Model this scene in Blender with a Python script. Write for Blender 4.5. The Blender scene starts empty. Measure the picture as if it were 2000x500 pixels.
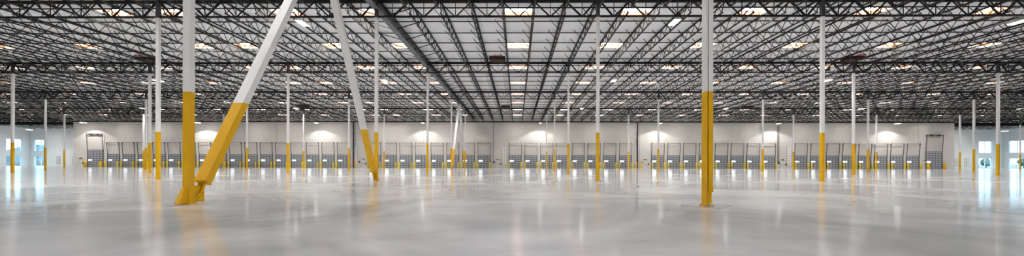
import bpy, math, random
from mathutils import Vector, Matrix
random.seed(7)
S = 1.3                      # metres per unit; one unit is the eye height above the floor
C = bpy.context.scene.collection
V3 = Vector

# ------------------------------------------------------------------ materials
def mat(name, col, rough=.5, metal=0., emit=None, estr=0., spec=.5):
    m = bpy.data.materials.new(name); m.use_nodes = True
    b = m.node_tree.nodes['Principled BSDF']
    b.inputs['Base Color'].default_value = (*col, 1)
    b.inputs['Roughness'].default_value = rough
    b.inputs['Metallic'].default_value = metal
    b.inputs['Specular IOR Level'].default_value = spec
    if emit:
        b.inputs['Emission Color'].default_value = (*emit, 1)
        b.inputs['Emission Strength'].default_value = estr
    return m

def vary(m, c0, c1, scale=1., stretch=(1, 1, 1), detail=4, lo=.35, hi=.65):
    nt = m.node_tree; b = nt.nodes['Principled BSDF']
    tc = nt.nodes.new('ShaderNodeTexCoord'); mp = nt.nodes.new('ShaderNodeMapping')
    mp.inputs['Scale'].default_value = stretch
    n = nt.nodes.new('ShaderNodeTexNoise'); n.inputs['Scale'].default_value = scale; n.inputs['Detail'].default_value = detail
    r = nt.nodes.new('ShaderNodeValToRGB')
    r.color_ramp.elements[0].position = lo; r.color_ramp.elements[0].color = (*c0, 1)
    r.color_ramp.elements[1].position = hi; r.color_ramp.elements[1].color = (*c1, 1)
    nt.links.new(tc.outputs['Object'], mp.inputs['Vector']); nt.links.new(mp.outputs[0], n.inputs['Vector'])
    nt.links.new(n.outputs['Fac'], r.inputs['Fac']); nt.links.new(r.outputs[0], b.inputs['Base Color'])
    return m

M = {}
M['white'] = vary(mat('white_paint', (.8, .8, .79), .45), (.77, .77, .77), (.83, .83, .82), 1.5)
M['yellow'] = vary(mat('yellow_paint', (.75, .42, .004), .5, spec=.3), (.70, .385, .001), (.76, .42, .002), 2.)
M['byellow'] = mat('bollard_yellow', (.85, .62, .01), .4)
M['borange'] = mat('bollard_amber', (.83, .5, .005), .4)
M['steel'] = vary(mat('dark_primer_steel', (.014, .014, .015), .6, spec=.2), (.007, .007, .008), (.014, .0135, .013), 3.)
M['joist'] = vary(mat('joist_steel', (.03, .028, .027), .6, spec=.25), (.014, .013, .012), (.028, .025, .022), 3.)
M['beam'] = mat('grey_beam_steel', (.075, .08, .085), .5)
M['head'] = mat('column_head_steel', (.035, .038, .045), .5)
M['deck'] = vary(mat('white_roof_deck', (.72, .73, .72), .7), (.86, .87, .87), (.92, .93, .93), .25, (1, .4, 1))
M['wall'] = vary(mat('warm_white_wall', (.68, .655, .61), .75), (.61, .585, .545), (.66, .635, .59), .2)
M['endwall'] = vary(mat('cool_white_wall', (.8, .82, .81), .75), (.77, .79, .78), (.82, .84, .83), .2)
M['trim'] = mat('grey_trim', (.32, .32, .32), .6)
M['doorgrey'] = mat('door_groove_grey', (.10, .11, .125), .5)
M['doorpanel'] = mat('door_panel_grey', (.36, .375, .40), .45)
M['track'] = mat('galvanised_track', (.14, .14, .14), .5, .3)
M['shaft'] = mat('spring_shaft_steel', (.22, .21, .2), .45, .4)
M['lite'] = mat('door_vision_lite', (.8, .85, .9), .2, 0, (.9, .96, 1.), 5.)
M['lens'] = mat('skylight_lens', (.9, .9, .9), .4, 0, (1., .985, .96), 20.)
M['curb'] = mat('timber_curb', (.15, .045, .014), .7)
M['lamp'] = mat('lamp_diffuser', (.9, .9, .9), .4, 0, (1., .97, .90), 10.)
M['lamphouse'] = mat('lamp_housing', (.55, .55, .55), .4)
M['vent_dark'] = mat('smoke_vent_dark', (.02, .01, .008), .7)
M['vent_wood'] = mat('smoke_vent_timber', (.22, .09, .035), .7)
M['red'] = mat('red_paint', (.55, .03, .03), .5)
M['header'] = mat('header_shade_tone', (.575, .54, .50), .7)  # darker beige that paints in the shade above the dock doors
M['black'] = mat('black_metal', (.02, .02, .022), .5)
M['pdoor'] = mat('person_door_white', (.66, .64, .61), .5)
M['grille'] = mat('white_grille', (.85, .84, .81), .5)
M['bolt'] = mat('bolt_yellow', (.45, .24, .01), .45)
M['pad'] = mat('pad_concrete', (.13, .13, .13), .45)
M['frame'] = mat('window_frame_white', (.7, .74, .76), .4)
M['wframe_dark'] = mat('window_frame_grey', (.16, .25, .33), .4)
M['leaf'] = vary(mat('tree_leaf', (.06, .10, .05), .8), (.02, .04, .02), (.08, .11, .06), 1.2)
M['bark'] = mat('tree_bark', (.09, .06, .04), .9)
M['hill'] = vary(mat('hill_haze_blue', (.12, .2, .26), .9), (.025, .065, .10), (.045, .09, .12), .02)  # distant haze painted in as a blue base colour
M['slope'] = vary(mat('gravel_slope', (.2, .2, .17), .9), (.03, .035, .032), (.085, .085, .075), .7)
M['ground'] = vary(mat('outside_paving', (.3, .3, .29), .9), (.14, .14, .135), (.2, .195, .19), .1)

def glass_mat():
    m = bpy.data.materials.new('window_glass'); m.use_nodes = True; nt = m.node_tree
    nt.nodes.remove(nt.nodes['Principled BSDF']); o = nt.nodes['Material Output']
    t = nt.nodes.new('ShaderNodeBsdfTransparent'); t.inputs[0].default_value = (.9, .97, 1, 1)
    g = nt.nodes.new('ShaderNodeBsdfGlossy'); g.inputs['Roughness'].default_value = .03
    mx = nt.nodes.new('ShaderNodeMixShader')
    mx.inputs[0].default_value = .05; nt.links.new(t.outputs[0], mx.inputs[1]); nt.links.new(g.outputs[0], mx.inputs[2])
    nt.links.new(mx.outputs[0], o.inputs['Surface']); return m
M['glass'] = glass_mat()

def floor_mat():
    m = bpy.data.materials.new('polished_concrete'); m.use_nodes = True; nt = m.node_tree; L = nt.links
    b = nt.nodes['Principled BSDF']
    tc = nt.nodes.new('ShaderNodeTexCoord')
    def noise(scale, detail, sx=1., sy=1., rough=.55, dist=0.):
        mp = nt.nodes.new('ShaderNodeMapping'); mp.inputs['Scale'].default_value = (sx, sy, 1)
        L.new(tc.outputs['Object'], mp.inputs[0])
        n = nt.nodes.new('ShaderNodeTexNoise'); n.inputs['Scale'].default_value = scale
        n.inputs['Detail'].default_value = detail; n.inputs['Roughness'].default_value = rough
        n.inputs['Distortion'].default_value = dist
        L.new(mp.outputs[0], n.inputs[0]); return n.outputs['Fac']
    def ramp(src, p0, c0, p1, c1):
        r = nt.nodes.new('ShaderNodeValToRGB')
        r.color_ramp.elements[0].position = p0; r.color_ramp.elements[0].color = (c0, c0, c0 * 1.0, 1)
        r.color_ramp.elements[1].position = p1; r.color_ramp.elements[1].color = (c1, c1, c1, 1)
        L.new(src, r.inputs[0]); return r.outputs[0]
    def mul(a, c, fac=1.):
        x = nt.nodes.new('ShaderNodeMix'); x.data_type = 'RGBA'; x.blend_type = 'MULTIPLY'; x.inputs[0].default_value = fac
        L.new(a, x.inputs[6]); L.new(c, x.inputs[7]); return x.outputs[2]
    big = ramp(noise(.17, 4, 1, 1, .55, .8), .34, .52, .60, 1.)
    mid = ramp(noise(.55, 3, .6, 1.2, .5, .5), .3, .84, .7, 1.)
    base = nt.nodes.new('ShaderNodeRGB'); base.outputs[0].default_value = (.74, .75, .77, 1)
    col = mul(mul(base.outputs[0], big), mid)
    L.new(col, b.inputs['Base Color'])
    rr = nt.nodes.new('ShaderNodeMapRange'); rr.inputs['To Min'].default_value = .10; rr.inputs['To Max'].default_value = .15
    L.new(noise(.12, 2, .8, 1.2), rr.inputs[0]); L.new(rr.outputs[0], b.inputs['Roughness'])
    b.inputs['IOR'].default_value = 1.5
    return m
M['floor'] = floor_mat()

# ------------------------------------------------------------------ mesh helpers (coordinates in units, scaled by S on build)
class MB:
    def __init__(s): s.v = []; s.f = []; s.m = []
    def add(s, vs, fs, mi=0):
        o = len(s.v); s.v += [tuple(v) for v in vs]; s.f += [tuple(o + i for i in f) for f in fs]; s.m += [mi] * len(fs); return s
    def hexa(s, b, t, mi=0):          # bottom ring of 4, top ring of 4
        return s.add(list(b) + list(t), [(3, 2, 1, 0), (4, 5, 6, 7), (0, 1, 5, 4), (1, 2, 6, 5), (2, 3, 7, 6), (3, 0, 4, 7)], mi)
    def box(s, x0, x1, y0, y1, z0, z1, mi=0):
        return s.hexa([(x0, y0, z0), (x1, y0, z0), (x1, y1, z0), (x0, y1, z0)], [(x0, y0, z1), (x1, y0, z1), (x1, y1, z1), (x0, y1, z1)], mi)
    def bar(s, a, b, w, h, mi=0, up=(0, 0, 1)):
        a, b = V3(a), V3(b); d = (b - a).normalized(); u = V3(up)
        if abs(d.dot(u)) > .98: u = V3((1, 0, 0))
        r = d.cross(u).normalized() * w / 2; q = r.cross(d).normalized() * h / 2
        return s.hexa([a - r - q, a + r - q, a + r + q, a - r + q], [b - r - q, b + r - q, b + r + q, b - r + q], mi)
    def tube(s, a, b, r, n=10, mi=0, r2=None):
        a, b = V3(a), V3(b); d = (b - a).normalized(); u = V3((0, 0, 1)) if abs(d.z) < .9 else V3((1, 0, 0))
        p = d.cross(u).normalized(); q = p.cross(d); r2 = r if r2 is None else r2
        vs = [a + (p * math.cos(t) + q * math.sin(t)) * r for t in [2 * math.pi * i / n for i in range(n)]]
        vs += [b + (p * math.cos(t) + q * math.sin(t)) * r2 for t in [2 * math.pi * i / n for i in range(n)]]
        return s.add(vs, [(i, (i + 1) % n, n + (i + 1) % n, n + i) for i in range(n)] + [tuple(range(n))[::-1], tuple(range(n, 2 * n))], mi)
    def lathe(s, prof, n=14, mi=0):
        k = len(prof); vs = [(r * math.cos(2 * math.pi * i / n), r * math.sin(2 * math.pi * i / n), z) for r, z in prof for i in range(n)]
        fs = [(a * n + i, a * n + (i + 1) % n, (a + 1) * n + (i + 1) % n, (a + 1) * n + i) for a in range(k - 1) for i in range(n)]
        return s.add(vs, fs + [tuple(range(n))[::-1], tuple((k - 1) * n + i for i in range(n))], mi)
    def prism(s, pts, axis, c0, c1, mi=0):   # polygon extruded along axis; pts are the two other coordinates in order
        def mk(p, c):
            q = list(p); q.insert(axis, c); return q
        n = len(pts); vs = [mk(p, c0) for p in pts] + [mk(p, c1) for p in pts]
        return s.add(vs, [tuple(range(n)), tuple(range(2 * n - 1, n - 1, -1))] + [(i, n + i, n + (i + 1) % n, (i + 1) % n) for i in range(n)], mi)
    def mesh(s, name, mats, bevel=0):
        me = bpy.data.meshes.new(name); me.from_pydata([(x * S, y * S, z * S) for x, y, z in s.v], [], s.f)
        for m in (mats if isinstance(mats, (list, tuple)) else [mats]): me.materials.append(m)
        me.polygons.foreach_set('material_index', s.m)
        import bmesh
        bm = bmesh.new(); bm.from_mesh(me); bmesh.ops.recalc_face_normals(bm, faces=bm.faces); bm.to_mesh(me); bm.free()
        me.update(); return me
def obj(name, me, parent=None, loc=(0, 0, 0), bevel=0):
    if isinstance(me, tuple): me = me[0].mesh(name, me[1])
    o = bpy.data.objects.new(name, me); C.objects.link(o)
    o.location = [c * S for c in loc]
    if parent: o.parent = parent
    if bevel:
        b = o.modifiers.new('edge', 'BEVEL'); b.width = bevel * S; b.segments = 2; b.limit_method = 'ANGLE'
    return o
def tag(o, label, cat=None, group=None, kind=None):
    if label: o['label'] = label
    if cat: o['category'] = cat
    if group: o['group'] = group
    if kind: o['kind'] = kind
    return o
def thing(name, label, cat, loc=(0, 0, 0), group=None, rz=0.):
    o = bpy.data.objects.new(name, None); C.objects.link(o); o.location = [c * S for c in loc]; o.rotation_euler[2] = rz
    o.empty_display_size = .2
    return tag(o, label, cat, group)
def struct(name, mb, m, label=None, parent=None):
    o = obj(name, mb.mesh(name, m), parent)
    if not parent: o['kind'] = 'structure'
    if label: o['label'] = label
    return o
def place(parts, name, label, cat, loc, group=None, rz=0.):
    """a thing whose parts share mesh data: parts = [(name, mesh, loc, subparts)]"""
    t = thing(name, label, cat, loc, group, rz)
    for p in parts:
        q = obj(p[0], p[1], t, p[2] if len(p) > 2 else (0, 0, 0))
        for sp in (p[3] if len(p) > 3 else []): obj(sp[0], sp[1], q, sp[2] if len(sp) > 2 else (0, 0, 0))
    return t
ONES = 'zeroth first second third fourth fifth sixth seventh eighth ninth tenth eleventh twelfth thirteenth fourteenth fifteenth sixteenth seventeenth eighteenth nineteenth'.split()
TENS = {2: 'twent', 3: 'thirt', 4: 'fort', 5: 'fift', 6: 'sixt', 7: 'sevent', 8: 'eight'}
def nth(n):
    if n < 20: return ONES[n]
    t, u = divmod(n, 10)
    return TENS[t] + 'ieth' if u == 0 else TENS[t] + 'y-' + ONES[u]

# ------------------------------------------------------------------ grid of the building (units; z from floor)
X0, SX, Y1, SY = 4.44, 12.2564, 9.53, 12.8334
PJ = SX / 7                                   # joist spacing
XL, XR, YB, YD, YR = X0 - 9 * SX, X0 + 8 * SX, -29.0, 73.0, 86.5
SL = .0205
def rowY(r): return Y1 + (r - 1) * SY
def deck(y): return 1 + 9.57 - SL * y         # underside of the roof deck
DXL, DXR = X0 - 7 * SX + .15, X0 + 6 * SX - .15     # ends of the dock wall
YAW, ROLL, F, CY = .01259, .00237, 790., 317.25
def proj(x, y, z):
    c, s = math.cos(YAW), math.sin(YAW)
    a = x * c + y * s; d = -x * s + y * c
    if d < .3: return (1e6, 1e6)
    u, v = F * a / d, -F * (z - 1) / d
    return (1000 + u - v * ROLL, CY + u * ROLL + v)
def seen(pts, mx=25, my=6):
    return any(-mx <= p[0] <= 2000 + mx and -my <= p[1] <= 500 + my for p in (proj(*q) for q in pts))

# ------------------------------------------------------------------ shell
struct('floor', MB().box(XL - .5, XR + .5, YB - .5, YR + .5, -.25, 0), M['floor'], 'polished pale grey concrete warehouse floor')

SKJ_R = [0, 4, 8, 12, 16, 20, 24, 29, 33, 37, 41, 45, 49, 53]
SKJ_L = [-5, -8, -12, -14, -19, -23, -27, -32, -37, -41, -45, -49, -53, -57]
SKN = [-5, -4] + list(range(-2, 10))  # negative rows are unseen skylights, built for fill light
SKROWS = [24.5 + 6.4167 * n for n in SKN]
SW, SD = .81, .60                              # half sizes of a skylight opening
sky_cells = []
for n, ys in zip(SKN, SKROWS):
    for j in SKJ_L + SKJ_R:
        x = .0625 + PJ * j
        if n < 0 and abs(x) > 50: continue
        if ys > YD - 1 and DXL - 1 < x < DXR + 1: continue
        if n < 0 or seen([(x - SW, ys, deck(ys)), (x + SW, ys, deck(ys))], 110, 20): sky_cells.append((n, ys, j, x))
dm = MB()
def slab(x0, x1, y0, y1, t=.06):
    a, b = deck(y0), deck(y1)
    dm.hexa([(x0, y0, a), (x1, y0, a), (x1, y1, b), (x0, y1, b)], [(x0, y0, a + t), (x1, y0, a + t), (x1, y1, b + t), (x0, y1, b + t)])
yprev = YB - .4
for ys in SKROWS:
    slab(XL - .4, XR + .4, yprev, ys - SD)
    xs = sorted(c[3] for c in sky_cells if c[1] == ys); xp = XL - .4
    for x in xs:
        slab(xp, x - SW, ys - SD, ys + SD); xp = x + SW
    slab(xp, XR + .4, ys - SD, ys + SD); yprev = ys + SD
slab(XL - .4, XR + .4, yprev, YR + .4)
struct('ceiling', dm, M['deck'], 'white roof deck above the joists')

def wall_cells(mb, axis, c0, c1, a0, a1, z0, z1, holes):
    """wall in the plane normal to axis (0: x, 1: y) between c0 and c1 with rectangular holes (a0,a1,z0,z1); vertical slope of the top via z1(a)"""
    A = sorted({a0, a1, *[h[0] for h in holes], *[h[1] for h in holes]}); Z = sorted({z0, *[h[2] for h in holes], *[h[3] for h in holes]}) + [None]
    for p, q in zip(A, A[1:]):
        for r, s in zip(Z, Z[1:]):
            if any(h[0] <= p + 1e-6 and q - 1e-6 <= h[1] and s is not None and h[2] <= r + 1e-6 and s - 1e-6 <= h[3] for h in holes): continue
            tp = (z1(p), z1(q)) if s is None else (s, s)
            if axis == 1: mb.hexa([(p, c0, r), (q, c0, r), (q, c1, r), (p, c1, r)], [(p, c0, tp[0]), (q, c0, tp[1]), (q, c1, tp[1]), (p, c1, tp[0])])
            else: mb.hexa([(c0, p, r), (c1, p, r), (c1, q, r), (c0, q, r)], [(c0, p, tp[0]), (c1, p, tp[0]), (c1, q, tp[1]), (c0, q, tp[1])])
    return mb
struct('wall_dock', wall_cells(MB(), 1, YD, YD + .5, DXL, DXR, 0, lambda a: deck(YD + .5), []), M['wall'], 'long warm white dock wall')
struct('wall_dock_left_return', wall_cells(MB(), 0, DXL, DXL + .4, YD + .5, YR, 0, lambda a: deck(a), []), M['endwall'])
struct('wall_dock_right_return', wall_cells(MB(), 0, DXR - .4, DXR, YD + .5, YR, 0, lambda a: deck(a), []), M['endwall'])
WZ = ((.02, 2.12), (3.22, 5.73))
wl, wr = (-104.9, -102.1), (97.35, 100.15)
sl, sr = (82.5, 85.2), (83.0, 85.7)
struct('wall_back_left', wall_cells(MB(), 1, YR, YR + .4, XL, DXL, 0, lambda a: deck(YR), [(*wl, *z) for z in WZ]), M['endwall'])
struct('wall_back_right', wall_cells(MB(), 1, YR, YR + .4, DXR, XR, 0, lambda a: deck(YR), [(*wr, *z) for z in WZ]), M['endwall'])
# end walls are glazed at the rear corners; nearer windows unseen, added for daylight
exl = [(sl[0] - 12.83 * k, sl[1] - 12.83 * k) for k in range(0, 3)]
exr = [(sr[0] - 12.83 * k, sr[1] - 12.83 * k) for k in range(0, 3)]
struct('wall_left', wall_cells(MB(), 0, XL - .4, XL, YB, YR + .4, 0, lambda a: deck(a), [(*e, *z) for e in exl for z in WZ]), M['endwall'])
struct('wall_right', wall_cells(MB(), 0, XR, XR + .4, YB, YR + .4, 0, lambda a: deck(a), [(*e, *z) for e in exr for z in WZ]), M['endwall'])
struct('wall_behind', wall_cells(MB(), 1, YB - .4, YB, XL, XR, 0, lambda a: deck(YB), []), M['wall'])

# tilt-up panel joints on the dock wall, thin grey sealant strips
wn = 1
for k, px in enumerate([-64.0, -43.7, -29.3, -16.9, 9.0, 22.0, 34.5, 47.0, 60.0, 71.5]):
    struct('trim_%d' % wn, MB().box(px - .018, px + .018, YD - .012, YD, .01, deck(YD) - .9), M['trim'], 'thin vertical panel joint in the dock wall'); wn += 1

def window(n, axis, a0, a1, c0, c1, z0, z1, label):
    """frame with mullions and glass in a wall opening"""
    f = MB(); w = .07; mid = (a0 + a1) / 2
    cols = [(a0, a0 + w), (mid - w / 2, mid + w / 2), (a1 - w, a1)]
    rows = [(z0, z0 + w), (z1 - w, z1)]
    if z0 > 1:
        for k in (1, 2): zz = z0 + (z1 - z0) * k / 3; rows.append((zz - .025, zz + .025))
    else: rows.append((z0 + 1.35, z0 + 1.40))
    m0, m1 = c0 + .12, c0 + .24
    for a, b in cols:
        f.box(a, b, m0, m1, z0, z1) if axis == 1 else f.box(m0, m1, a, b, z0, z1)
    for a, b in rows:
        f.box(a0, a1, m0 + .01, m1 - .01, a, b) if axis == 1 else f.box(m0 + .01, m1 - .01, a0, a1, a, b)
    o = struct('window_%d' % n, f, M['frame'], label)
    g = MB(); e = .02; gm = (m0 + m1) / 2
    g.box(a0 + e, a1 - e, gm - .006, gm + .006, z0 + e, z1 - e) if axis == 1 else g.box(gm - .006, gm + .006, a0 + e, a1 - e, z0 + e, z1 - e)
    obj('window_glass', (g, M['glass']), o); return o
wi = 1
for z, nm in ((WZ[0], 'floor level'), (WZ[1], 'upper')):
    window(wi, 1, *wl, YR, YR + .4, *z, nm + ' window in the rear wall of the left corner'); wi += 1
    window(wi, 1, *wr, YR, YR + .4, *z, nm + ' window in the rear wall of the right corner'); wi += 1
for z, nm in ((WZ[0], 'floor level'), (WZ[1], 'upper')):
    for e in exl: window(wi, 0, *e, XL - .4, XL, *z, nm + ' window in the left end wall'); wi += 1
    for e in exr: window(wi, 0, *e, XR, XR + .4, *z, nm + ' window in the right end wall'); wi += 1

# ------------------------------------------------------------------ columns
CS = .082                                      # half width of the square steel column
PZ = 2.655                                     # height of the yellow paint
def braced(r, k): return k == -1
def column_parts(top, hd):
    low = MB().box(-CS, CS, -CS, CS, .02, PZ).mesh('yellow_section', M['yellow'])
    upp = MB().box(-CS, CS, -CS, CS, PZ, hd).mesh('white_section', M['white'])
    head = MB().box(-CS * 1.12, CS * 1.12, -CS * 1.12, CS * 1.12, hd, top).box(-CS * 1.5, CS * 1.5, -CS * 1.5, CS * 1.5, hd - .03, hd + .03)
    base = MB().box(-.118, .118, -.118, .118, 0, .022)
    for sx in (-1, 1):
        for sy in (-1, 1): base.tube((sx * .10, sy * .10, .02), (sx * .10, sy * .10, .045), .010, 8)
    return [('yellow_section', low), ('white_section', upp), ('column_head', head.mesh('column_head', M['head'])), ('base_plate', base.mesh('base_plate', M['yellow']))]
colparts = {}
ROWN = {1: 'nearest', 2: 'second', 3: 'third', 4: 'fourth', 5: 'fifth', 6: 'sixth'}
def side_words(i, one='column'):
    """position counted from the column line that carries the V braces"""
    if i == 0: return 'on the braced line'
    return nth(abs(i)) + (' right' if i > 0 else ' left') + ' of the braced line'
columns = {}
for r in range(1, 7):
    y = rowY(r); top = deck(y) - .12; hd = deck(y) - 1.07
    colparts[r] = column_parts(top, hd)
    for k in range(-8, 8):
        x = X0 + k * SX
        if r == 6 and DXL - 1 < x < DXR + 1: continue
        if not seen([(x, y, 0), (x, y, hd)], 60): continue
        lab = 'white steel column with yellow foot, %s column row, %s' % (ROWN[r], side_words(k + 1))
        if r == 1: lab = ('large near white steel column with yellow foot and gusset, left of the frame centre' if k == -1 else
                          'large near white steel column with yellow foot and a downspout, right of centre')
        columns[r, k] = place(colparts[r], 'steel_column', lab, 'column', (x, y, 0), 'steel columns of the warehouse grid')
# near right column: square downspout on its front right face, ending above a recess
t = columns[1, 0]; hd = deck(Y1) - 1.07
def cover(nm, x0, x1, dep, zb):
    m2 = MB().box(x0, x1, -CS - dep, -CS - .001, zb, PZ, 0).box(x0, x1, -CS - dep, -CS - .001, PZ, hd, 1)
    obj(nm, (m2, [M['yellow'], M['white']]), t); return m2
cover('guard_angle', -.082, -.042, .055, .02)
cover('downspout', -.020, .080, .060, .36)
obj('downspout_shoe', (MB().box(-.026, .086, -CS - .075, -CS - .001, .33, .41), M['yellow']), t)
obj('anchor_nut', (MB().tube((.01, -CS - .04, .02), (.01, -CS - .04, .09), .03, 8), M['lamphouse']), t)
# thin dark closure joints round the two near column feet (diamond blockouts)
for (r, k) in ((1, -1), (1, 0)):
    p = MB(); q = .60
    pts = [(-q, 0), (0, -q), (q, 0), (0, q)]
    for a, b in zip(pts, pts[1:] + pts[:1]): p.bar((*a, .0015), (*b, .0015), .02, .003)
    o = obj('closure_joint', (p, M['pad']), columns[r, k])

# gussets and V braces on the braced line
def gusset(parent, sgn, tall=True):
    """sgn: +1 the brace leaves toward +y, -1 toward -y"""
    g = MB(); a = .05
    g.prism([(-sgn * .082, 0.02), (-sgn * .35, .02), (-sgn * .33, .07), (-sgn * .15, .38), (-sgn * .082, .38)], 0, -a, a)
    obj('rear_gusset', (g, M['yellow']), parent)
    g = MB(); g.prism([(sgn * .082, .02), (sgn * .46, .02), (sgn * .46, .36), (sgn * .30, .42), (sgn * .082, .42)], 0, -.02, .02)
    go = obj('brace_gusset', (g, M['yellow']), parent)
    bm = MB().tube((0, 0, 0), (.02, 0, 0), .013, 6).mesh('bolt', M['bolt'])
    for i in range(5):
        for j in range(2):
            obj('bolt', bm, go, (.02, sgn * (.16 + .05 * i + .06 * j), .10 + .075 * i * .62 + (-.04 if j else .04)))
def brace(yc, sgn, label):
    """one leg of the V: from the foot of the column at yc up to the roof beam between the rows"""
    x = X0 - SX; ya = yc + sgn * .12; yt = yc + sgn * (SY / 2 - .16); zt = deck(yt) - .66
    dy, dz = (yt - ya), zt; L = math.hypot(dy, dz); uy, uz = dy / L, dz / L
    w, tt = .142, .11 / uz                      # half width, half horizontal depth
    t = thing('diagonal_brace', label, 'brace', (x, ya, 0), 'diagonal braces of the V frames')
    def ring(z, perp=False):
        yy = dy / dz * z
        if perp:   # cut square to the member
            return [(-w, yy - uz * .11, z + uy * .11 * sgn * sgn), (w, yy - uz * .11, z + uy * .11), (w, yy + uz * .11, z - uy * .11), (-w, yy + uz * .11, z - uy * .11)]
        return [(-w, yy - tt, z), (w, yy - tt, z), (w, yy + tt, z), (-w, yy + tt, z)]
    def ringp(z):
        yy = dy / dz * z; n = (uz * 1.0, -uy)   # in-plane normal (y, z)
        return [(-w, yy - n[0] * .11, z - n[1] * .11), (w, yy - n[0] * .11, z - n[1] * .11), (w, yy + n[0] * .11, z + n[1] * .11), (-w, yy + n[0] * .11, z + n[1] * .11)]
    z0 = .50
    obj('yellow_section', (MB().hexa(ringp(z0), ring(PZ)), M['yellow']), t)
    obj('white_section', (MB().hexa(ring(PZ), ring(zt - .02)), M['white']), t)
    e = MB(); a = ringp(z0 - .02); b = ringp(z0 + .01)
    def grow(rg, g):
        c = V3((sum(p[0] for p in rg) / 4, sum(p[1] for p in rg) / 4, sum(p[2] for p in rg) / 4)); return [c + (V3(p) - c) * g for p in rg]
    e.hexa(grow(a, 1.06), grow(b, 1.06)); obj('end_plate', (e, M['yellow']), t)
    k = MB(); k.bar((.028, dy / dz * .24, .24), (.028, dy / dz * .52, .52), .02, .16, up=(1, 0, 0)); k2 = MB()
    obj('knife_plate', (k, M['yellow']), t)
    k2.bar((-.028, dy / dz * .24, .24), (-.028, dy / dz * .52, .52), .02, .16, up=(1, 0, 0)); obj('knife_plate', (k2, M['yellow']), t)
    return t
gusset(columns[1, -1], 1); gusset(columns[2, -1], -1); gusset(columns[4, -1], 1); gusset(columns[5, -1], -1)
brace(rowY(1), 1, 'large near diagonal brace, white over yellow, rising right from the near left column')
brace(rowY(2), -1, 'diagonal brace, white over yellow, rising left from the second row column foot')
brace(rowY(4), 1, 'far diagonal brace, white over yellow, rising right from the fourth row column')
brace(rowY(5), -1, 'far diagonal brace, white over yellow, rising left from the fifth row column')

# grey roof beam along the braced line, one piece per bay
for r in range(1, 6):
    ya, yb = rowY(r), rowY(r + 1) if r < 5 else YD - .05
    t = thing('roof_beam', 'grey steel roof beam over the braced line, %s to %s column row' % (ROWN[r], 'next' if r < 5 else 'dock wall'), 'beam', (X0 - SX, ya, deck(ya)), 'grey roof beams over the braced line')
    t['label'] = ['grey steel roof beam above the near V brace, mostly above the frame', 'grey steel roof beam running from second to third column row',
                  'grey steel roof beam running from third to fourth column row', 'grey steel roof beam above the far V brace', 'grey steel roof beam ending at the dock wall'][r - 1]
    L = yb - ya; dz = -SL * L
    obj('lower_flange', (MB().bar((0, 0, -.64), (0, L, -.64 + dz), .36, .04), M['beam']), t)
    obj('upper_flange', (MB().bar((0, 0, -.06), (0, L, -.06 + dz), .36, .04), M['beam']), t)
    obj('beam_web', (MB().bar((0, 0, -.35), (0, L, -.35 + dz), .04, .56), M['beam']), t)
    km = {}
    for s in (-1, 1):
        km[s] = MB().bar((s * .12, 0, -.60), (s * (PJ - .06), 0, -.14), .045, .045).mesh('kicker_brace', M['joist'])
    for i in range(6):
        yy = 1.07 + SY / 6 * i
        if yy > L - .3: break
        for s in (-1, 1): obj('kicker_brace', km[s], t, (0, yy, -SL * yy))

# ------------------------------------------------------------------ girder trusses (one per bay, across)
def girder_parts(slope_side=0):
    h0, h1 = -.18, -1.04
    tc = MB().box(.10, SX - .10, -.07, .07, h0 - .10, h0 + .07)
    bc = MB().box(.10, SX - .10, -.06, .06, h1 - .045, h1 + .045)
    diag = []; vert = []
    for i in range(7):
        a, b, m = i * PJ, (i + 1) * PJ, (i + .5) * PJ
        if i == 0: a += .14
        if i == 6: b -= .14
        heavy = i in (0, 6)
        wd = .085 if heavy else (.07 if i in (1, 5) else .055)
        diag.append(MB().bar((a, 0, h0 - .05), (m - .06, 0, h1 + .03), wd, wd, up=(0, 1, 0)).mesh('diagonal', M['steel']))
        diag.append(MB().bar((b, 0, h0 - .05), (m + .06, 0, h1 + .03), wd, wd, up=(0, 1, 0)).mesh('diagonal', M['steel']))
        vert.append(MB().bar((m, 0, h0 - .05), (m, 0, h1 + .03), .035, .035).mesh('vertical', M['steel']))
    return tc.mesh('top_chord', M['steel']), bc.mesh('bottom_chord', M['steel']), diag, vert
TC, BC, DG, VT = girder_parts()
gp_near = [('top_chord', TC), ('bottom_chord', BC)] + [('diagonal', d) for d in DG] + [('vertical', v) for v in VT]
import bmesh
def joined(name, meshes, mats):
    me = bpy.data.meshes.new(name); bm = bmesh.new()
    for m in meshes: bm.from_mesh(m)
    bm.to_mesh(me); bm.free()
    for m in mats: me.materials.append(m)
    return me
WEBJ = joined('web', DG + VT, [M['steel']])
gp_far = [('top_chord', TC), ('bottom_chord', BC), ('web', WEBJ)]
for r in range(1, 7):
    y = rowY(r)
    for k in range(-9, 8):
        x = X0 + k * SX
        if r == 1 and k not in (-2, -1, 0): continue
        if r == 6 and DXL - 1 < x + SX / 2 < DXR + 1: continue
        if r > 1 and not seen([(x + SX * f, y, deck(y) - .6) for f in (0, .25, .5, .75, 1)], 60): continue
        i = k + 1
        pos = (nth(i + 1) + ' bay right' if i >= 0 else nth(-i) + ' bay left') + ' of the braced line'
        place(gp_near if r <= 3 else gp_far, 'girder_truss', 'dark steel girder truss over the %s column row, %s' % (ROWN[r], pos), 'girder', (x, y, deck(y)), 'girder trusses over the column rows')

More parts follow.
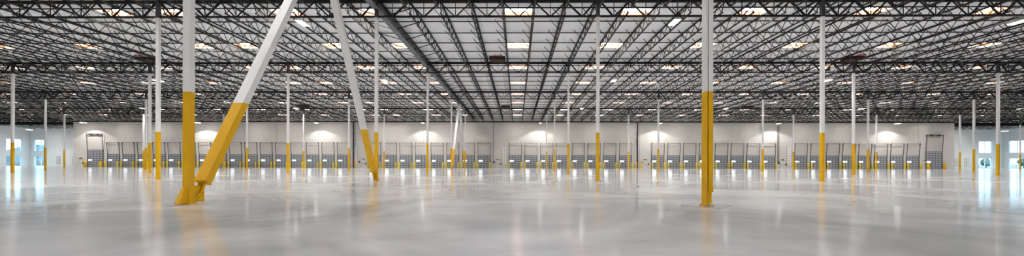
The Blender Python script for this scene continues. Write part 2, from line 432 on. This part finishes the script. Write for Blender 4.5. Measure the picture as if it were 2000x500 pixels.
# ------------------------------------------------------------------ open-web joists (along the depth)
JD = .70
def joist_meshes(L, tag_):
    g = .16; z = lambda y, d: -SL * y - d
    tc = MB().bar((0, g * .2, z(0, .055)), (0, L - g * .2, z(L, .055)), .10, .075)
    bc = MB().bar((0, .35, z(.35, JD)), (0, L - .35, z(L - .35, JD)), .085, .06)
    wb = MB(); n = 24; st = (L - .9) / n
    for i in range(n):
        a, b = .45 + st * i, .45 + st * (i + 1)
        za, zb = (.09, JD - .03) if i % 2 else (JD - .03, .09)
        wb.bar((0, a, z(a, za)), (0, b, z(b, zb)), .03, .03)
    wb.bar((0, .1, z(.1, .09)), (0, .45, z(.45, JD - .03)), .04, .04).bar((0, L - .1, z(L - .1, .09)), (0, L - .45, z(L - .45, JD - .03)), .04, .04)
    ks = []
    for i in range(7):
        y = 1.39 + 1.833 * i
        if y > L - .3: break
        ks.append(MB().bar((-.02, y, z(y, JD + .01)), (-.62, y, z(y, .03)), .034, .034))
    return tc, bc, wb, ks
def jm(L, nm):
    tc, bc, wb, ks = joist_meshes(L, nm)
    m = [tc.mesh('top_chord', M['joist']), bc.mesh('bottom_chord', M['joist']), wb.mesh('web', M['joist']), [k.mesh('kicker_brace', M['joist']) for k in ks]]
    return m
JF = jm(SY, 'full'); JS = jm(YD - .05 - rowY(5), 'short')
nearp = [('top_chord', JF[0]), ('bottom_chord', JF[1]), ('web', JF[2])] + [('kicker_brace', k) for k in JF[3]]
midp = [('top_chord', JF[0]), ('bottom_chord', JF[1]), ('web', joined('web', [JF[2]] + JF[3], [M['joist']]))]
farF = joined('roof_joist', [JF[0], JF[1], JF[2]] + JF[3], [M['joist']])
farS = joined('roof_joist', [JS[0], JS[1], JS[2]] + JS[3], [M['joist']])
BAYN = {1: 'before the second column row', 2: 'second to third column row', 3: 'third to fourth column row',
        4: 'fourth to fifth column row', 5: 'fifth column row to wall', 6: 'behind the sixth column row'}
cand = []
for b in range(1, 7):
    y = rowY(b)
    for m in range(-62, 60):
        x = .938 + PJ * m
        if m == -5 or x < XL + .5 or x > XR - .5: continue
        inrec = not (DXL - .5 < x < DXR + .5)
        if b == 6 and not inrec: continue
        zf = .7
        pts = [(x, y + SY * f, deck(y + SY * f) - zf) for f in (.05, .3, .6, .97)]
        if not seen(pts, 50, 25): continue
        near = min(max(abs(proj(*p)[0] - 1000) - 1000, 0) for p in pts)
        cand.append((b, m, x, y, inrec, (y + SY / 2)**2 + x * x))
cand.sort(key=lambda c: (c[0] if c[0] < 5 else 5, abs(c[2])))
rest = bmesh.new(); nj = 0
for idx, (b, m, x, y, inrec, dd) in enumerate(cand):
    short = b == 5 and not inrec
    i = m + 5
    lab = 'open-web joist, %s, %s %s of the grey beam' % (BAYN[b], nth(abs(i)), 'right' if i > 0 else 'left')
    if idx < 300:
        if b == 2: place(nearp, 'roof_joist', lab, 'joist', (x, y, deck(y)), 'open-web roof joists')
        elif b in (1, 3): place(midp, 'roof_joist', lab, 'joist', (x, y, deck(y)), 'open-web roof joists')
        else: tag(obj('roof_joist', farS if short else farF, None, (x, y, deck(y))), lab, 'joist', 'open-web roof joists')
    else:
        me = (farS if short else farF).copy(); me.transform(Matrix.Translation((x * S, y * S, deck(y) * S))); rest.from_mesh(me); bpy.data.meshes.remove(me); nj += 1
if nj:
    me = bpy.data.meshes.new('distant_roof_joists'); rest.to_mesh(me); me.materials.append(M['joist'])
    tag(obj('distant_roof_joists', me), 'dense dark distant roof joists above the far corners of the hall', 'joists', None, 'stuff')
print('JOISTS', len(cand))

# purlins across
pn = 0
for i in range(0, 40):
    y = 22.36 - SY * 1 + 1.07 + SY / 6 * (i)
    if y > YR - .5: break
    z = deck(y)
    if y < 22.0: continue
    pn += 1
    segs = [(-1.3 * y - 3, 1.3 * y + 3)] if y < YD - .2 else [(XL + .1, DXL - .1), (DXR + .1, XR - .1)]
    for a, b in segs:
        a, b = max(a, XL + .1), min(b, XR - .1)
        wh = '' if y < YD - .2 else (' in the left corner' if b < 0 else ' in the right corner')
        tag(obj('roof_purlin', (MB().box(a, b, -.028, .028, -.16, -.10), M['joist']), None, (0, y, z)),
            'thin dark roof purlin under the deck%s, %s from the front' % (wh, nth(pn)), 'purlin', 'thin purlins under the roof deck')
# ledger under the joist ends along the dock wall
tag(obj('ledger_beam', (MB().box(DXL, DXR, YD - .14, YD - .002, -.84, -.66), M['steel']), None, (0, 0, deck(YD))),
    'dark steel ledger along the top of the dock wall', 'ledger')
tag(obj('dark_header_beam', (MB().box(XL + .05, DXL - .1, -.1, .1, -1.27, -.78), M['steel']), None, (0, rowY(6) + .3, deck(rowY(6)))),
    'deep dark steel header beam across the left corner bay', 'beam')
tag(obj('dark_header_beam', (MB().box(DXR + .1, XR - .05, -.1, .1, -1.27, -.78), M['steel']), None, (0, rowY(6) + .3, deck(rowY(6)))),
    'deep dark steel header beam across the right corner bay', 'beam')

# ------------------------------------------------------------------ skylights
CH = .34
cb = MB()
for s in (-1, 1):
    cb.box(s * SW if s > 0 else -SW - .05, SW + .05 if s > 0 else -SW, -SD - .05, SD + .05, 0, CH)
    cb.box(-SW, SW, s * SD if s > 0 else -SD - .05, SD + .05 if s > 0 else -SD, 0, CH)
CURB = cb.mesh('curb', M['curb'])
ln = MB(); ln.hexa([(-SW - .04, -SD - .04, CH), (SW + .04, -SD - .04, CH), (SW + .04, SD + .04, CH), (-SW - .04, SD + .04, CH)],
                   [(-SW * .6, -SD * .5, CH + .12), (SW * .6, -SD * .5, CH + .12), (SW * .6, SD * .5, CH + .12), (-SW * .6, SD * .5, CH + .12)])
LENS = ln.mesh('lens', M['lens'])
for n, ys, j, x in sky_cells:
    cols = (SKJ_L if j < 0 else SKJ_R)
    if j == -5: pos = 'hard left of the grey roof beam'
    elif j < 0: pos = nth(sorted(cols, reverse=True).index(j)) + ' beyond it to the left of the grey beam'
    else: pos = nth(cols.index(j) + 1) + ' right of the grey roof beam'
    if j < -5: pos = nth(cols.index(j) + 1) + ' left of the grey roof beam'
    if n >= 0: lab = 'glowing roof skylight in the %s skylight row, %s' % (nth(n + 1), pos)
    else: lab = 'unseen fill skylight, %s row before the framed ones, %s' % (nth({-1: 1, -2: 2, -4: 3, -5: 4}[n]), pos)
    t = place([('curb', CURB), ('lens', LENS)], 'roof_skylight', lab, 'skylight', (x, ys, deck(ys)), 'rows of roof skylights')
    t.rotation_euler[0] = -math.atan(SL)

# smoke vents
vt = MB()
vt.box(-.62, .62, -.42, .42, .20, .24)
for s in (-1, 1):
    vt.box(s * .62 - .03, s * .62 + .03, -.45, .45, -.02, .24)
vb = MB().box(-.59, .59, .40, .46, -.05, .24).mesh('timber_back', M['vent_wood'])
vf = MB().box(-.65, .65, -.46, -.40, -.02, .2).mesh('front_board', M['vent_dark'])
VT_ = vt.mesh('vent_box', M['vent_dark'])
vbot = MB().box(-.56, .56, -.38, .38, .02, .05).mesh('louvre_panel', M['vent_dark'])
letters = MB()
for i, w in enumerate((.06, .09, .05, .08, .07, .09)):
    xx = -.30 + i * .115
    letters.box(xx, xx + w, -.95, -.88, .21, .24); letters.box(xx, xx + w * .6, -.72, -.66, .21, .24); letters.box(xx, xx + .035, -.95, -.66, .21, .24)
LT = letters.mesh('red_stencil', M['red'])
for (px, py, lab) in ((-1.69, 34.15, 'dark smoke vent box before the third girder row near the centre'), (-31.6, 34.15, 'dark smoke vent box behind the second row column at left'),
                 (28.0, 34.15, 'dark smoke vent box before the third girder row at right'), (-1.69, 59.6, 'small far dark smoke vent box near the centre of the ceiling'),
                 (-31.5, 59.2, 'small far dark smoke vent box left of centre by a lamp'), (33.8, 59.8, 'small far dark smoke vent box at the right')):
    d = -.12
    place([('vent_box', VT_), ('timber_back', vb), ('front_board', vf), ('louvre_panel', vbot), ('red_stencil', LT)], 'smoke_vent', lab, 'vent', (px, py, deck(py) - .26), 'smoke vents under the roof')

# ------------------------------------------------------------------ lamps
hl = MB().box(-.17, .17, -.47, .47, .03, .11); hl.box(-.10, .10, -.30, .30, .11, .16)
HOUSE = hl.mesh('housing', M['lamphouse'])
DIFF = MB().box(-.16, .16, -.46, .46, 0, .03).mesh('diffuser', M['lamp'])
def lamp(x, y, z, lab, power, cone=134, blend=.5, soft=.45, shown=True, ry=0):
    cable = MB()
    for s in (-1, 1): cable.tube((0, s * .25, .15), (0, s * .25, deck(y) - z - .02), .008, 6)
    t = place([('housing', HOUSE), ('diffuser', DIFF), ('hanger', cable.mesh('hanger', M['black']))], 'high_bay_lamp', lab, 'lamp', (x, y, z), 'high bay lamps under the roof')
    l = bpy.data.lights.new('lamp_light', 'SPOT'); l.energy = power; l.spot_size = math.radians(cone); l.spot_blend = blend
    l.shadow_soft_size = soft; l.color = (1, .98, .94)
    o = bpy.data.objects.new('lamp_light', l); C.objects.link(o); o.parent = t; o.location = (0, 0, -.03 * S)
    return t
PW = 800.
def row_lamps(y, z, xs, rw):
    for i, x in enumerate(xs):
        lamp(x, y, z, 'glowing high bay lamp, %s lamp row back, %s from the left' % (rw, nth(i + 1)), PW)
row_lamps(22.8, 8.85, [-12.2, 8.8, 27.9], 'nearest')
row_lamps(37.0, 8.45, [-33.2, -12.2, 8.8, 28.1], 'second')
row_lamps(59.7, 8.92, [-55.9, -32.9, 9.5, 30.6, 50.3, 73.2], 'third')
for i, x in enumerate([-77.2, -56.6, -35.5, -16.6, 4.05, 25.0, 45.5, 66.0]):
    lamp(x, 71.0, 7.86, 'high bay lamp casting a light scallop on the dock wall, %s from the left' % nth(i + 1), PW * .9, 128, .25, .12)
lamp(-98.6, 80.5, 7.35, 'high bay lamp in the left corner bay', PW)
lamp(95.6, 80.5, 7.35, 'high bay lamp in the right corner bay', PW)
for y in (4.,):  # unseen lamps, added to light the near columns from the front
    for x in (-54.0, -33.2, -12.2, 8.8, 28.1, 49.0):
        lamp(x, y, 9.2, 'unseen fill lamp above the near floor, ' + nth([-54.0, -33.2, -12.2, 8.8, 28.1, 49.0].index(x) + 1) + ' from the left', PW * .2)

# ------------------------------------------------------------------ dock doors
def door_meshes(w, h, th, cols, rows):
    hw = w / 2; p = MB(); p.box(-hw, hw, -.05, -.005, 0, h, 0)
    cw, ch = w / cols, h / rows
    for i in range(cols):
        for j in range(rows):
            p.box(-hw + i * cw + .05, -hw + (i + 1) * cw - .05, -.075, -.048, j * ch + .055, (j + 1) * ch - .045, 1)
    d = {'panel': p.mesh('door_panel', [M['doorgrey'], M['doorpanel']])}
    tr = MB().box(-.045, .045, -.12, -.004, 0, h + .05); tr.bar((0, -.09, h), (0, -.30, th), .075, .075)
    d['track'] = tr.mesh('door_track', M['track'])
    br = MB().bar((0, -.02, th - .02), (0, -.36, th - .02), .08, .08); br.bar((0, -.05, th - .3), (0, -.3, th), .03, .03); d['bracket'] = br.mesh('track_bracket', M['track'])
    sh = MB().tube((-hw - .08, -.3, th), (hw + .08, -.3, th), .035, 8)
    sh.tube((-.55, -.3, th), (-.08, -.3, th), .055, 8).tube((.08, -.3, th), (.55, -.3, th), .055, 8)
    sh.tube((-hw - .06, -.3, th), (-hw + .07, -.3, th), .10, 10).tube((hw - .07, -.3, th), (hw + .06, -.3, th), .10, 10)
    d['shaft'] = sh.mesh('spring_shaft', M['shaft'])
    d['lite'] = MB().box(-hw + .10, -hw + .74, -.085, -.074, 1.18, 1.37).mesh('vision_window', M['lite'])
    d['fr'] = MB().box(-hw - .06, -hw, -.03, -.001, 0, h + .05).box(hw, hw + .06, -.03, -.001, 0, h + .05).box(-hw - .06, hw + .06, -.03, -.001, h, h + .05).mesh('door_jamb', M['trim'])
    d['head'] = MB().box(-hw + .05, hw - .05, -.03, -.001, h + .06, th - .12).mesh('header_shade_panel', M['header'])  # no real board: added panel carrying the shade over the door
    return d
DS = door_meshes(2.10, 2.32, 4.46, 4, 6)
DBg = door_meshes(2.74, 3.12, 6.02, 5, 8)
def dock_door(n, x, D, hw, lab, th, h):
    o = obj('door_%d' % n, D['panel'], None, (x, YD, 0)); o['kind'] = 'structure'; o['label'] = lab
    for s in (-1, 1): obj('door_track', D['track'], o, (s * (hw + .06), 0, 0)); obj('track_bracket', D['bracket'], o, (s * (hw + .06), 0, 0))
    obj('spring_shaft', D['shaft'], o); obj('door_jamb', D['fr'], o); obj('vision_window', D['lite'], o); obj('header_shade_panel', D['head'], o)
    return o
def bol(r, h, m):
    return MB().lathe([(r, 0), (r, h - r * .6), (r * .8, h - r * .22), (r * .35, h)], 14).mesh('bollard', m)
B1, B2 = bol(.125, 1.04, M['byellow']), bol(.20, 1.06, M['borange'])
for m in (B1, B2):
    for p in m.polygons: p.use_smooth = len(p.vertices) == 4
def bollard(x, y, me, lab, grp='bollards guarding the dock doors'):
    return tag(obj('bollard', me, None, (x, y, 0)), lab, 'bollard', grp)
dn = 1; PITCH = 2.8155
def left_edge_to_c(e): return e + 1.05
xs = [left_edge_to_c(-74.72 + PITCH * i) for i in range(16)]
for st in (-26.8, -1.38, 24.2, 49.62): xs += [left_edge_to_c(st + (PITCH + .012) * i) for i in range(8)]
for i, x in enumerate(xs):
    lab = 'grey panelled dock door, %s small dock door from the left' % nth(i + 1)
    dock_door(dn, x, DS, 1.05, lab, 4.46, 2.32); dn += 1
    for s, sn in ((-1, 'left'), (1, 'right')):
        bollard(x + s * (1.12 if s < 0 else 1.06), YD - .42, B1, 'yellow bollard at the %s side of the %s small dock door' % (sn, nth(i + 1)))
for x, sd in ((-77.05, 'left'), (74.2, 'right')):
    o = dock_door(dn, x, DBg, 1.37, 'tall grey drive-in door at the %s end of the dock wall' % sd, 6.02, 3.12); dn += 1
    tb = MB()
    for s in (-1, 1): tb.box(s * .55 - .42, s * .55 + .42, -.34, -.2, 5.86, 6.1)
    obj('spring_cover', (tb, M['black']), o)
    for s, sn in ((-1, 'left'), (1, 'right')):
        bollard(x + s * 1.42, YD - .5, B2, 'thick amber bollard at the %s side of the tall %s end door' % (sn, sd))

# ------------------------------------------------------------------ person doors with exit signs, extinguishers
def text_mesh(s, size, m):
    cu = bpy.data.curves.new('t', 'FONT'); cu.body = s; cu.size = size * S; cu.align_x = 'CENTER'; cu.align_y = 'CENTER'; cu.extrude = .004
    o = bpy.data.objects.new('t', cu); C.objects.link(o); bpy.context.view_layer.update()
    me = bpy.data.meshes.new_from_object(o.evaluated_get(bpy.context.evaluated_depsgraph_get())); bpy.data.objects.remove(o)
    me.transform(Matrix.Rotation(math.pi / 2, 4, 'X')); me.materials.clear(); me.materials.append(m); return me
EX = text_mesh('EXIT', .19, M['red'])
def wx(px):   # picture column to wall x, used for laying out the wall fittings
    u = (px - 1000) / F; return YD * (u - YAW) / (1 + YAW * u)
ext = MB().lathe([(.06, 0), (.075, .03), (.075, .27), (.03, .33), (.03, .37)], 12).mesh('cylinder', M['black'])
nz = MB().bar((0, 0, .36), (.07, -.03, .38), .03, .02).bar((.07, -.03, .38), (.09, -.03, .12), .02, .02).mesh('hose', M['black'])
for n, (px, ex) in enumerate(((158.2, [163.0]), (710.2, [702.2, 714.9]), (972.2, [978.6]), (1260.0, [1253.4, 1266.3]), (1528.5, [1534.8]), (1806.5, [1815.8]))):
    x = wx(px)
    at = ['beside the left tall door', 'behind the second row brace foot', 'left of the frame centre', 'right of the dark riser pipe', 'right of the brown wall conduit', 'beside the right tall door'][n]
    d = MB().box(-.42, .42, -.04, -.002, 0, 1.46); o = obj('door_%d' % dn, (d, M['pdoor']), None, (x, YD, 0)); o['kind'] = 'structure'; o['label'] = 'white person door ' + at; dn += 1
    fr = MB().box(-.47, -.42, -.05, -.001, 0, 1.51).box(.42, .47, -.05, -.001, 0, 1.51).box(-.47, .47, -.05, -.001, 1.46, 1.51)
    obj('door_frame', (fr, mat('door_frame_paint', (.5, .49, .47), .5)), o)
    obj('push_bar', (MB().box(-.33, .33, -.09, -.04, .70, .75), M['track']), o)
    t = thing('exit_sign', 'small red exit sign above the person door ' + at, 'sign', (x, YD, 1.66), 'exit signs on the dock wall')
    obj('sign_plate', (MB().box(-.27, .27, -.06, -.003, -.02, .17), M['grille']), t)
    obj('exit_lettering', EX, t, (0, -.065, .075))
    em = MB().box(-.22, .22, -.10, -.003, -.16, -.03).tube((-.17, -.10, -.09), (-.17, -.17, -.11), .05, 10).tube((.17, -.10, -.09), (.17, -.17, -.11), .05, 10)
    obj('emergency_light', (em, M['black']), t)
    for q, e in enumerate(ex):
        z = .55 if q == len(ex) - 1 else .85
        tt = place([('cylinder', ext), ('hose', nz)], 'fire_extinguisher', 'small dark fire extinguisher, %s the person door %s' % ('left of' if e < px else 'right of', at), 'extinguisher', (wx(e), YD - .08, z), 'wall extinguishers')
        obj('bracket', (MB().box(-.1, .1, .02, .075, .05, .3), M['red']), tt)

# tall white grilles
def grille(x, y, z0, z1, w, lab, m=None, grp='tall wall grilles'):
    g = MB(); f = .04
    t = thing('wall_grille', lab, 'grille', (x, y, z0), grp); H = z1 - z0
    fr = MB().box(-w / 2, -w / 2 + f, -.06, -.002, 0, H).box(w / 2 - f, w / 2, -.06, -.002, 0, H).box(-f / 2, f / 2, -.06, -.002, 0, H)
    for zz in (0, H / 2 - f / 2, H - f): fr.box(-w / 2, w / 2, -.06, -.002, zz, zz + f)
    obj('frame', (fr, M['trim']), t)
    n = 8
    for i in range(n):
        a = H * i / n
        for s in (-1, 1): g.box(min(s * .02, s * (w / 2 - f)), max(s * .02, s * (w / 2 - f)), -.05, -.004, a + .05, a + H / n - .03)
    obj('slats', (g, m or M['grille']), t); return t
for px, lab in ((694.0, 'tall white wall grille behind the left dark riser pipe'), (985.2, 'tall white wall grille left of the frame centre'),
                (1243.3, 'tall white wall grille behind the right dark riser pipe'), (1541.3, 'tall white wall grille right of the brown conduit')):
    grille(wx(px), YD, .56, 3.92, .86, lab)
def corner_x(px): u = (px - 1000) / F; return YR * (u - YAW) / (1 + YAW * u)
for px, lab in ((114.2, 'grey framed grille on the rear wall of the left corner, nearer the window'), (145.0, 'grey framed grille on the rear wall of the left corner, beside the dock wall'),
                (1887.2, 'grey framed grille on the rear wall of the right corner, beside the column'), (1868.0, 'grey framed grille on the rear wall of the right corner, beside the dock wall')):
    grille(corner_x(px), YR, .42, 2.1, .75, lab, M['endwall'], 'small corner wall grilles')

# riser pipes and conduits
def riser(px, lab):
    t = thing('riser_pipe', lab, 'pipe', (wx(px), YD - .2, 0), 'dark riser pipes')
    obj('pipe', (MB().tube((0, 0, 0), (0, 0, deck(YD) - .9), .115, 12), M['black']), t)
    for z in (4.9, 2.6): obj('coupling', (MB().tube((0, 0, z), (0, 0, z + .16), .16, 12), M['black']), t)
    obj('red_valve', (MB().tube((0, 0, 1.0), (0, 0, 1.2), .17, 12).tube((0, -.1, 1.1), (0, -.3, 1.1), .07, 10), M['red']), t)
    for z in (4.3, 6.2): obj('wall_bracket', (MB().box(-.16, .16, -.02, .19, z, z + .06), M['black']), t)
riser(691.0, 'dark vertical fire riser pipe with red valve, left of the second row brace')
riser(1244.4, 'dark vertical fire riser pipe with red valve, right of the frame centre')
bollard(wx(695.8), YD - .45, B1, 'yellow bollard beside the left dark riser pipe', 'bollards guarding the riser pipes')
bollard(wx(1241.4), YD - .45, B1, 'yellow bollard left of the right dark riser pipe', 'bollards guarding the riser pipes')
bollard(wx(1251.4), YD - .45, B1, 'yellow bollard right of the right dark riser pipe', 'bollards guarding the riser pipes')
def conduit(px, w, m, z0, z1, lab):
    t = thing('wall_conduit', lab, 'conduit', (wx(px), YD, 0))
    obj('conduit', (MB().box(-w, w, -.12, -.002, z0, z1), m), t)
    obj('hose_reel', (MB().tube((.1, -.02, z0 - .1), (.1, -.16, z0 - .1), .17, 16).tube((.1, -.16, z0 - .1), (.1, -.2, z0 - .1), .06, 10), M['black']), t)
    for z in (z0 + 2.2, z0 + 4.6): obj('strap', (MB().box(-w - .03, w + .03, -.13, -.001, z, z + .05), m), t)
conduit(963.6, .05, M['trim'], 1.1, deck(YD) - .9, 'thin grey conduit running down the dock wall left of the centre exit door')
conduit(1519.5, .14, mat('brown_grey_duct', (.26, .24, .22), .5), 1.1, 7.6, 'brown grey duct running down the wall under the sixth scallop lamp')

# ------------------------------------------------------------------ outside, seen through the corner windows
struct('ground', MB().box(-900, 900, -300, 1200, -.55, -.30), M['ground'], 'paved yard outside')
def ridge(name, x0, x1, y, h, dpt, m, lab, cat):
    mb = MB(); n = 60; rows = []
    for j in range(4):
        rw = []
        for i in range(n + 1):
            x = x0 + (x1 - x0) * i / n; q = [0, .7, 1, .0][j]
            hh = h * q * (.72 + .28 * math.sin(i * .31 + j) + .10 * math.sin(i * 1.3 + 2 * j)) - .3
            rw.append((x, y + dpt * j / 3, max(hh, -.3)))
        rows += rw
    fs = [(j * (n + 1) + i, j * (n + 1) + i + 1, (j + 1) * (n + 1) + i + 1, (j + 1) * (n + 1) + i) for j in range(3) for i in range(n)]
    mb.add(rows, fs); o = obj(name, (mb, m)); tag(o, lab, cat); o['kind'] = 'structure' if cat is None else o.get('kind', '') or 'structure'
    return o
ridge('hills', -1400, -350, 560, 27, 90, M['hill'], 'low hills tinted with haze blue on the skyline', None)
ridge('gravel_bank', -210, -100, 112, 2.6, 16, M['slope'], 'grey planted bank outside the left corner windows', None)
import mathutils.noise as mn
def tree(x, y, h, lab):
    t = thing('tree', lab, 'tree', (x, y, -.3), 'trees outside the right corner windows')
    bm = bmesh.new(); bmesh.ops.create_icosphere(bm, subdivisions=4, radius=1)
    for v in bm.verts:
        n = 1 + .32 * mn.noise(v.co * 2.1 + V3((x, y, 0))) + .16 * mn.noise(v.co * 6 + V3((y, x, 0)))
        v.co = V3((v.co.x * h * .42 * n, v.co.y * h * .42 * n, v.co.z * h * .36 * n + h * .64)) * S
    me = bpy.data.meshes.new('crown'); bm.to_mesh(me); bm.free(); me.materials.append(M['leaf']); obj('crown', me, t)
    tk = MB().tube((0, 0, 0), (0, 0, h * .5), .12, 8, 0, .07); obj('trunk', (tk, M['bark']), t)
for i, (x, y, h) in enumerate(((128, 112, 2.6), (133, 113.5, 3.1), (137.5, 111.5, 2.7), (142, 113, 3.2), (147, 110.5, 2.8), (151.5, 109.5, 3.1), (156, 107.5, 2.7), (160.5, 106, 3.1), (123.5, 113, 2.9))):
    tree(x, y, h, 'small leafy tree outside the right corner windows, %s from the left' % nth((i + 2) if i < 8 else 1))

# ------------------------------------------------------------------ sky, camera, view
w = bpy.data.worlds.new('World'); bpy.context.scene.world = w; w.use_nodes = True
nt = w.node_tree; bg = nt.nodes['Background']; bg.inputs[0].default_value = (.55, .80, .95, 1); bg.inputs[1].default_value = 2.6

cam = bpy.data.cameras.new('camera'); co = bpy.data.objects.new('camera', cam); C.objects.link(co)
cam.sensor_width = 36; cam.lens = F / 2000 * 36; cam.shift_y = (CY - 250) / 2000; cam.clip_end = 5000; cam.clip_start = .05
c, s = math.cos(YAW), math.sin(YAW)
R = V3((c, s, 0)); U = V3((0, 0, 1)); Fw = V3((-s, c, 0))
cr = R * math.cos(ROLL) + U * math.sin(ROLL); cu = -R * math.sin(ROLL) + U * math.cos(ROLL)
m = Matrix((cr, cu, -Fw)).transposed().to_4x4(); m.translation = V3((0, 0, S)); co.matrix_world = m
sc = bpy.context.scene; sc.camera = co
sc.view_settings.view_transform = 'Standard'; sc.view_settings.look = 'None'; sc.view_settings.exposure = 1.0; sc.view_settings.gamma = 1
sc.view_settings.use_curve_mapping = False
sc.cycles.max_bounces = 8; sc.cycles.diffuse_bounces = 5; sc.cycles.glossy_bounces = 3; sc.cycles.use_light_tree = True
sc.cycles.sample_clamp_indirect = 4
